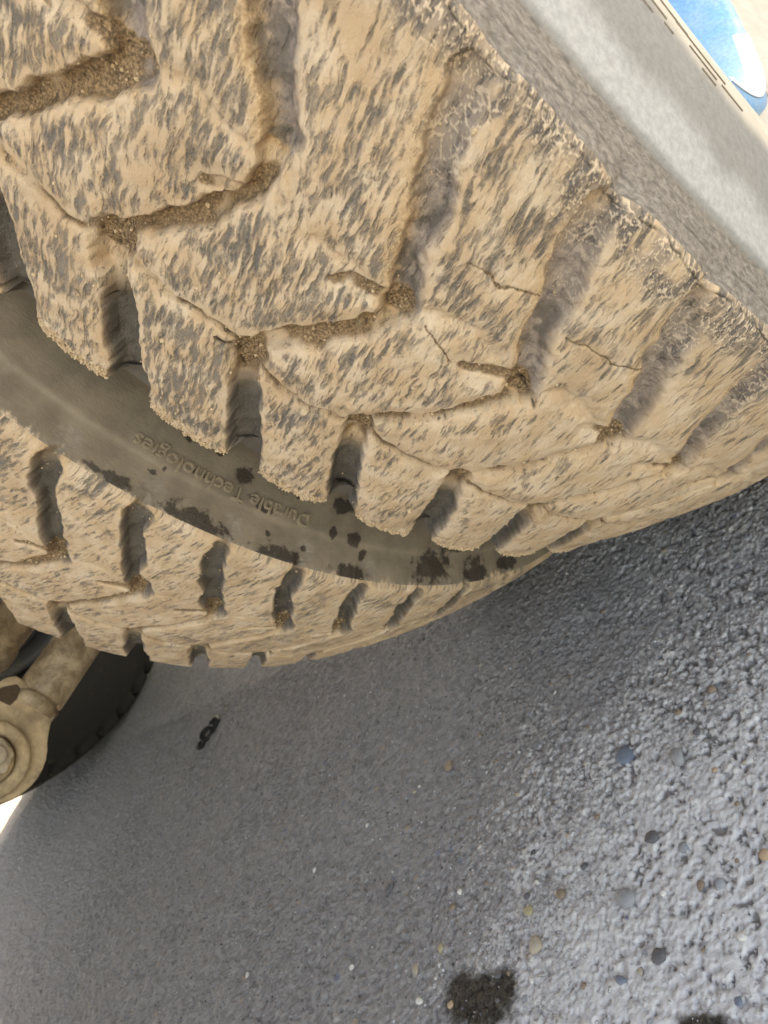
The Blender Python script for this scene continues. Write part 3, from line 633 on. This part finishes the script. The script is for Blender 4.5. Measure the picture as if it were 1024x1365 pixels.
def build_wheel(kind, cx, lo_deg, hi_deg, d_fine, d_coarse, stepfn, seed, label, dyn, side_mat):
    root = empty('wheel', (cx, 0, R))
    tag(root, label, 'wheel', 'dual wheels on the near end of the axle')
    lo, hi = math.radians(lo_deg), math.radians(hi_deg)
    fine = np.arange(lo, hi, d_fine / R); co = np.linspace(hi, lo + 2 * math.pi, int((2 * math.pi - hi + lo) * R / d_coarse))
    th = np.concatenate([fine, co])
    thw = np.where(th > math.pi, th - 2 * math.pi, th)
    P, at, sdf, cutd, (s_, PX, PR), Lm, Xm = tyre_surface(kind, thw, math.degrees(lo) * 0 + lo * R * 1000, hi * R * 1000, stepfn, seed, dyn)
    P[-1] = P[0]
    N = vnormals(P)
    # orientation check: normals must point outwards
    flip = bool((N[:50, :, 1:] * P[:50, :, 1:]).sum() < 0)
    if flip: N = -N
    Q = grid_quads(*P.shape[:2])
    if not flip: Q = Q[..., ::-1]
    V = P.reshape(-1, 3); Nf = N.reshape(-1, 3); A_ = {k: (v.reshape(-1, 3) if v.ndim == 3 else v.ravel()) for k, v in at.items()}
    nfr = len(fine) - 2
    lab = np.zeros((P.shape[0], P.shape[1]), int)
    lab[:nfr] = label_blocks(cutd[:nfr], Lm[:nfr], Xm[:nfr], PR, Lm[2, 0], Lm[nfr - 2, 0])
    fl = lab[:-1, :-1]; grv = sdf[:-1, :-1] < -.5
    fl = np.where(grv, 0, fl); fl[nfr - 1:] = 0
    for i in [v for v in np.unique(fl) if v > 0]:                   # keep one connected piece per block
        m = fl == i; rr_, cc_ = np.nonzero(m); b = np.s_[rr_.min():rr_.max() + 1, cc_.min():cc_.max() + 1]; mm = m[b]
        seed_ = np.zeros_like(mm); c0 = int(np.median(rr_)) - rr_.min(); cols_ = np.nonzero(mm[c0])[0]
        seed_[c0, cols_[len(cols_) // 2]] = True
        while True:
            n_ = seed_.copy()
            for _ in range(4):
                n_[1:] |= n_[:-1]; n_[:-1] |= n_[1:]; n_[:, 1:] |= n_[:, :-1]; n_[:, :-1] |= n_[:, 1:]; n_ &= mm
            if (n_ == seed_).all(): break
            seed_ = n_
        if seed_.sum() < 1500: seed_[:] = False
        sub = fl[b]; sub[mm & ~seed_] = 0
    tread_cols = (np.abs(PX[:-1]) < .1172) & (PR[:-1] > .49)
    keys_t = ('dust', 'soil', 'crk', 'orange', 'smooth', 'crackle', 'floor', 'line', 'tc'); keys_s = ('tc', 'pale', 'cream', 'roughb', 'stain', 'crk', 'dust')
    side_attr = dict(A_); sd_ = at['dust'] * np.where(np.abs(Xm) > 117.2, 0, 1); sd_ = sd_ * 0
    # a little tan dust spilling over the shoulder onto the buttress
    spill = ss(.500, .510, PR[None] + .012 * (fbm(Lm / 14, PR[None] * 60, seed + 200, 3) - .5)) * (.8 if kind == 'A' else 1.)
    spill = spill * ss(0, 2.5, sdf)
    if kind == 'A': spill = .7 * ss(.5065, .5115, PR[None] + .004 * (fbm(Lm / 4, PR[None] * 200, seed + 204, 3) - .5)) * ss(0, 2.5, sdf)
    side_attr['tc'] = np.stack([Lm, (s_ * 1000)[None] * np.ones_like(Lm), np.zeros_like(Lm)], -1).reshape(-1, 3) * .001
    side_attr['dust'] = (spill * fbm(Lm / 2.2, Xm / 2.2, seed + 201, 3) * 1.1).ravel()
    Tm = tread_cols[None] & np.ones((P.shape[0] - 1, 1), bool)
    body = submesh('tyre', V, Q[Tm & (fl == 0)], {k: A_[k] for k in keys_t}, Nf)
    ty = link('tyre', body, M_TREAD, root)
    side = submesh('sidewall', V, Q[~Tm], {k: side_attr[k] for k in keys_s}, Nf)
    link('sidewall', side, side_mat, ty)
    ids = [i for i in np.unique(fl) if i > 0]
    for i in ids:
        q = Q[Tm & (fl == i)]
        link('tread_block', submesh('tread_block', V, q, {k: A_[k] for k in keys_t}, Nf), M_TREAD, ty)
    return root, ty, P, N, at, Lm, Xm, nfr, sdf

def step_a(x, r_):
    if abs(x) < .1215 and r_ > .49: return .00062
    if x > 0 and r_ > .47: return .0010
    if x > 0: return .0025
    return .008
def step_b(x, r_):
    if abs(x) < .1215 and r_ > .49: return .0011 if x > -.08 else .002
    if x > 0 and r_ > .44: return .0012
    if x > 0: return .004
    return .008
wheelA, tyreA, PA, NA, atA, LA, XA, nfA, sdA = build_wheel('A', 0, -50, 12, .00062, .016, step_a, 100, 'large dusty tyre in front, its cracked mud-caked tread filling the upper half of the picture', math.radians(17), M_SIDE_A)
wheelB, tyreB, PB, NB, atB, LB, XB, nfB, sdB = build_wheel('B', -2 * HW - .0806, -52, 12, .0011, .014, step_b, 500, 'inner tyre of the pair, lower left, with wet stains and small lettering on its sidewall', math.radians(-14), M_SIDE_B)

# loose crumbs on the outer tyre: inner rim of the blocks and the groove floors
def tyre_crumbs(P, N, at, L, X, nf, ty, n, seed, edge):
    r_ = np.random.default_rng(seed); w_ = np.zeros(L[:nf].shape)
    w_ += at['soil'][:nf] ** 2 * (.05 + 1.2 * ss(.5, .75, fbm(L[:nf] / 12, X[:nf] / 12, seed))) + .02
    if edge: w_ += 5. * ss(-106, -114, X[:nf]) * ss(-122, -117, X[:nf]) * (at['smooth'][:nf] < .3)
    w_ *= (np.abs(X[:nf]) < 118) & (np.hypot(P[:nf, :, 1], P[:nf, :, 2]) > .48)
    w_ = w_.ravel() / w_.sum(); idx = r_.choice(len(w_), n, p=w_)
    p = P[:nf].reshape(-1, 3)[idx] + N[:nf].reshape(-1, 3)[idx] * .0003
    rad = r_.lognormal(math.log(.00055), .35, n)
    return crumbs('mud_crumbs', p, np.minimum(rad, .0016), M_CRUMB, ty, seed)
tyre_crumbs(PA, NA, atA, LA, XA, nfA, tyreA, 3000, 3, True)
tyre_crumbs(PB, NB, atB, LB, XB, nfB, tyreB, 1200, 4, False)

# raised lettering
def ring_text(txt, size, ang0, ang1, rbase, xsurf, parent, mat, thick=.0006, flipdir=1, name='lettering'):
    """letters on a sidewall: tops away from the hub, reading clockwise seen from outside"""
    cu_ = bpy.data.curves.new(name, 'FONT'); cu_.body = txt; cu_.size = size; cu_.extrude = thick; cu_.bevel_depth = .00012; cu_.resolution_u = 3
    tmp = bpy.data.objects.new('tmp', cu_); C.objects.link(tmp)
    me = bpy.data.meshes.new_from_object(tmp.evaluated_get(bpy.context.evaluated_depsgraph_get()))
    bpy.data.objects.remove(tmp)
    co = np.zeros(len(me.vertices) * 3); me.vertices.foreach_get('co', co); co = co.reshape(-1, 3)
    x = (co[:, 0] - co[:, 0].min()) / np.ptp(co[:, 0]); an = np.radians(ang0 + (ang1 - ang0) * x); rr = rbase + co[:, 1]
    xs_ = np.interp(rr, xsurf[1][::-1], xsurf[0][::-1])
    V = np.stack([xs_ + co[:, 2], -rr * np.cos(an), rr * np.sin(an)], -1)
    me.vertices.foreach_set('co', V.ravel()); me.update(); me.materials.clear()
    return link(name, me, mat, parent)
sp_, PXp, PRp, _, _ = profile(lambda x, r_: .002)
mo = (PXp > .1) & (PRp < .505); surf = (PXp[mo], PRp[mo])
ring_text('Durable Technologies', .0125, -25.0, -9.6, .4745, surf, tyreB, M_LETTER, .0013)

# wheel rims
def rim(parent, paint, facing=1, detail=True):
    f_ = facing
    prof = [(.118, .262), (.124, .270), (.121, .280), (.113, .283), (.108, .276), (.104, .262), (.085, .257), (.03, .252), (-.03, .25), (-.085, .252), (-.105, .262), (-.112, .276), (-.115, .262), (-.09, .244), (.03, .243), (.085, .247), (.108, .256)]
    r0 = lathe('rim', [(f_ * a_, b) for a_, b in prof], 160, paint, parent, closed=True)
    d0 = lathe('rim_disc', [(f_ * a_, b) for a_, b in [(.055, .2425), (.06, .225), (.045, .19), (.02, .15), (.015, .10), (.03, .09), (.03, .05), (.018, .05), (.004, .09), (.003, .155), (.028, .2), (.045, .2425)]], 96, paint, r0, closed=True)
    if detail:
        for k in range(10):
            t = 2 * math.pi * k / 10; hx = [(.015 * math.cos(q * math.pi / 3), .015 * math.sin(q * math.pi / 3)) for q in range(6)]
            prism('wheel_nut', [(a_ + .125 * math.cos(t), b + .125 * math.sin(t)) for a_, b in hx], f_ * .018 if f_ > 0 else f_ * .040, f_ * .040 if f_ > 0 else f_ * .018, M_NUT, r0, bevel=.001)
    return r0
rimA = rim(wheelA, M_BLUE, 1)
def arc_strip(name, prof, a0, a1, mat, parent, n=40, thick=.0012):
    V, Q = [], []; m = len(prof)
    for k in range(n + 1):
        t = math.radians(a0 + (a1 - a0) * k / n)
        for x, r_ in prof: V.append((x, -r_ * math.cos(t), r_ * math.sin(t)))
    for k in range(n):
        for j in range(m): Q.append((k * m + j, k * m + (j + 1) % m, (k + 1) * m + (j + 1) % m, (k + 1) * m + j))
    Q.append(tuple(range(m))[::-1]); Q.append(tuple(n * m + j for j in range(m)))
    me = bpy.data.meshes.new(name); me.from_pydata(V, [], Q); me.update(); return link(name, me, mat, parent)
wp = arc_strip('white_patch', [(.1035, .2563), (.1075, .2568), (.1130, .2595), (.1180, .2608), (.1255, .2695), (.1245, .2715), (.1150, .2640), (.1030, .2600)], -110, -52, M_WHITE, rimA)  # white strip laid over part of the rim flange
wp['label'] = 'white stretch of the blue rim'
for (a0, a1, r_) in ((-13.2, -16.4, .424), (-13.6, -15.2, .431), (-15.0, -18.6, .4145), (-17.4, -22.6, .4155), (-18.6, -21.4, .4215), (-19.8, -21.2, .4265), (-22.0, -24.4, .4205), (-16.2, -17.0, .428)):
    xs_ = float(np.interp(r_, PRp[mo][::-1], PXp[mo][::-1]))
    arc_strip('moulded_mark', [(xs_ - .001, r_ - .0004), (xs_ + .0005, r_ - .0003), (xs_ + .0005, r_ + .0003), (xs_ - .001, r_ + .0004)], a0, a1, M_MARK, tyreA, 12)
rimB = rim(wheelB, M_BODY, -1)

# ------------------------------------------------------------------ far wheel pair under the other end of the axle
def far_tyre():
    s_, PX, PR, NX, NR = profile(lambda x, r_: .006)
    th = np.linspace(0, 2 * math.pi, 421); L = th * R * 1000; P_ = 2 * math.pi * 520 / 50
    ph = ((L[:, None] + 18 * np.sign(PX[None]) + np.abs(PX[None]) * 1000 * .35) / P_) % 1; g = ss(.12, .06, np.abs(ph - .5)) * (np.abs(PX[None]) > .03) * ss(.487, .50, PR[None])
    H = -.014 * g + .0006 * (fbm(L[:, None] / 9, PX[None] * 100, 3) - .5)
    X = PX[None] + NX[None] * H; Rr = PR[None] + NR[None] * H
    P = np.stack([X, -Rr * np.cos(th)[:, None], Rr * np.sin(th)[:, None]], -1)
    return mesh_np('tyre', P.reshape(-1, 3), grid_quads(*P.shape[:2]).reshape(-1, 4)[:, ::-1])
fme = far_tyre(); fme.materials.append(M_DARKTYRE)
M_FARLIT = mat_simple('pale_lit_tyre_rubber', (.12, .10, .08), .8, dusty=(.42, .34, .24), dmin=.35, dmax=.6)  # rubber coloured paler to paint in daylight on the outermost far tyre
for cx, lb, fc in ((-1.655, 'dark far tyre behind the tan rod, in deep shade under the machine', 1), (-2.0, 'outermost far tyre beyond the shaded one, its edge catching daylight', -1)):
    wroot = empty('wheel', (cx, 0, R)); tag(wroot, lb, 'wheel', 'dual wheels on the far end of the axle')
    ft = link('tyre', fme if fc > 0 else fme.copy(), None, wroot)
    if fc < 0: ft.data.materials.clear(); ft.data.materials.append(M_FARLIT)
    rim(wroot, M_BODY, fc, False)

# ------------------------------------------------------------------ axle
axle = empty('axle', (-.9, 0, R)); tag(axle, 'dark axle beam running between the near and far wheel pairs', 'axle')
lathe('axle_beam', [(-.42, .001), (-.42, .075), (-.10, .085), (-.04, .14), (.04, .14), (.10, .085), (.42, .075), (.42, .001)], 48, M_BODY, axle, loc=(0, 0, 0))
lathe('brake_drum', [(.33, .06), (.33, .18), (.34, .195), (.45, .195), (.45, .06)], 64, M_BODY, axle, loc=(0, 0, 0))
lathe('brake_drum', [(-.33, .06), (-.33, .18), (-.34, .195), (-.45, .195), (-.45, .06)], 64, M_BODY, axle, loc=(0, 0, 0))

# ------------------------------------------------------------------ tan rods with the eye plate
rod = empty('torque_rod', (-.72, -.508, .329)); tag(rod, 'dusty tan rod ending in a round eye plate with a hex bolt', 'rod')
y0 = .062
lathe('rod_tube', [(y0, .001), (y0, .027), (y0 + .012, .029), (y0 + .014, .0255), (y0 + .018, .0255), (y0 + .020, .0285), (y0 + .13, .0275), (.62, .0275), (.62, .001)], 40, M_RODS, rod, 'y', (0, -.005, -.011))
def eye_outline():
    p = []
    for k in range(0, 25):
        t = math.radians(62 + k * (360 - 2 * 62 + 34) / 24); p.append((.058 * math.cos(t), .060 * math.sin(t)))
    return p
pts = []
for k in range(26):
    t = math.radians(50 + k * 260 / 25); pts.append((.056 * math.cos(t), .058 * math.sin(t) ))
pts += [(.055, -.036), (.072, -.036), (.078, -.034), (.078, .026), (.070, .034), (.052, .040)]
plate = prism('eye_plate', pts, -.012, .016, M_STEEL, rod, bevel=.004)
tri = prism('pocket_shade', [(.046, .012), (.056, .010), (.068, .013), (.070, .020), (.060, .030), (.050, .036), (.044, .030)], .0, .0164, M_POCKET_SHADE, rod, bevel=.001)  # flush dark slab, colours in the shade of a hollow
tri['label'] = 'dark triangle coloured as the shade of a pocket in the eye plate'
ringp = [(.016, .026), (.024, .027), (.027, .030), (.027, .037), (.024, .041), (.016, .042)]
lathe('boss_ring', ringp, 48, M_STEEL, rod, 'x', (0, -.012, -.003), closed=True)
hx = [(.021 * math.cos(math.radians(q * 60 + 12)), .021 * math.sin(math.radians(q * 60 + 12))) for q in range(6)]
prism('hex_nut', [(a_ - .012, b - .003) for a_, b in hx], .012, .036, M_NUT, rod, bevel=.0025)
lathe('bolt_end', [(.03, .0005), (.03, .011), (.046, .011), (.049, .008), (.049, .0005)], 24, M_NUT, rod, 'x', (0, -.012, -.003))
rod2 = empty('cross_tube', (-.80, -.50, .395)); tag(rod2, 'shaded tan tube lying behind and above the rod with the eye plate', 'tube')
lathe('tube_shell', [(-.12, .001), (-.12, .034), (.10, .034), (.105, .037), (.125, .037), (.13, .034), (.66, .034), (.66, .001)], 40, M_RODS, rod2, 'y', (0, 0, 0))

# ------------------------------------------------------------------ machine body above the axle (out of frame, it shades the wheels)
body = empty('machine_chassis', (-.93, .6, 1.12)); tag(body, 'machine chassis and body carried above the axle, outside the picture', 'machine')
def cbox(name, c, s, mat, bev=.02): return rbox(name, c, s, mat, body, bev)
cbox('chassis_frame', (0, .60, .05), (1.9, 3.6, .18), M_BODY)
cbox('deck', (-.01, .42, .19), (2.36, 4.3, .08), M_YELLOW)
cbox('engine_cover', (0, .75, .40), (1.95, 3.2, .34), M_YELLOW, .08)

blocker = empty('light_blocker', (-.95, -1.35, .12)); tag(blocker, 'dark curved plate added behind the wheels to block light, outside the picture', 'blocker')  # added unseen plate, keeps light from behind off the ground and tread
bp = [(.04 + .16 * (1 - math.cos((k - 6) / 6 * .9)), .85 * k / 12) for k in range(13)]
prism('blocker_plate', [(-.06 + a_, b) for a_, b in bp] + [(-.10 + a_, b) for a_, b in bp[::-1]], -.95, .62, M_BODY, blocker, bevel=.003)
for bx in (-.6, .1): rbox('blocker_arm', (bx, .42, .45), (.10, .9, .12), M_BODY, blocker, .01)

# ------------------------------------------------------------------ small black scrap on the ground
scrap = empty('black_scrap', (-1.010, -.228, 0)); tag(scrap, 'small twisted black scrap lying alone on the concrete below the inner tyre', 'scrap')
def torus(name, R_, r_, loc, rot, mat, parent, sx=1.):
    V, Q = [], []
    for i in range(24):
        t = 2 * math.pi * i / 24
        for j in range(8):
            p = 2 * math.pi * j / 8; V.append(((R_ + r_ * math.cos(p)) * math.cos(t) * sx, (R_ + r_ * math.cos(p)) * math.sin(t), r_ * math.sin(p)))
            Q.append((i * 8 + j, ((i + 1) % 24) * 8 + j, ((i + 1) % 24) * 8 + (j + 1) % 8, i * 8 + (j + 1) % 8))
    me = bpy.data.meshes.new(name); me.from_pydata(V, [], Q); me.polygons.foreach_set('use_smooth', [True] * len(Q))
    o = link(name, me, mat, parent); o.location = loc; o.rotation_euler = rot; return o
torus('scrap_loop', .010, .0038, (.004, .022, .004), (.1, .1, .3), M_BLACK, scrap)
torus('scrap_loop', .009, .0042, (.0, .002, .005), (.5, .1, .9), M_BLACK, scrap, 1.3)
torus('scrap_loop', .008, .0036, (-.007, -.018, .004), (-.1, .2, .5), M_BLACK, scrap, .8)
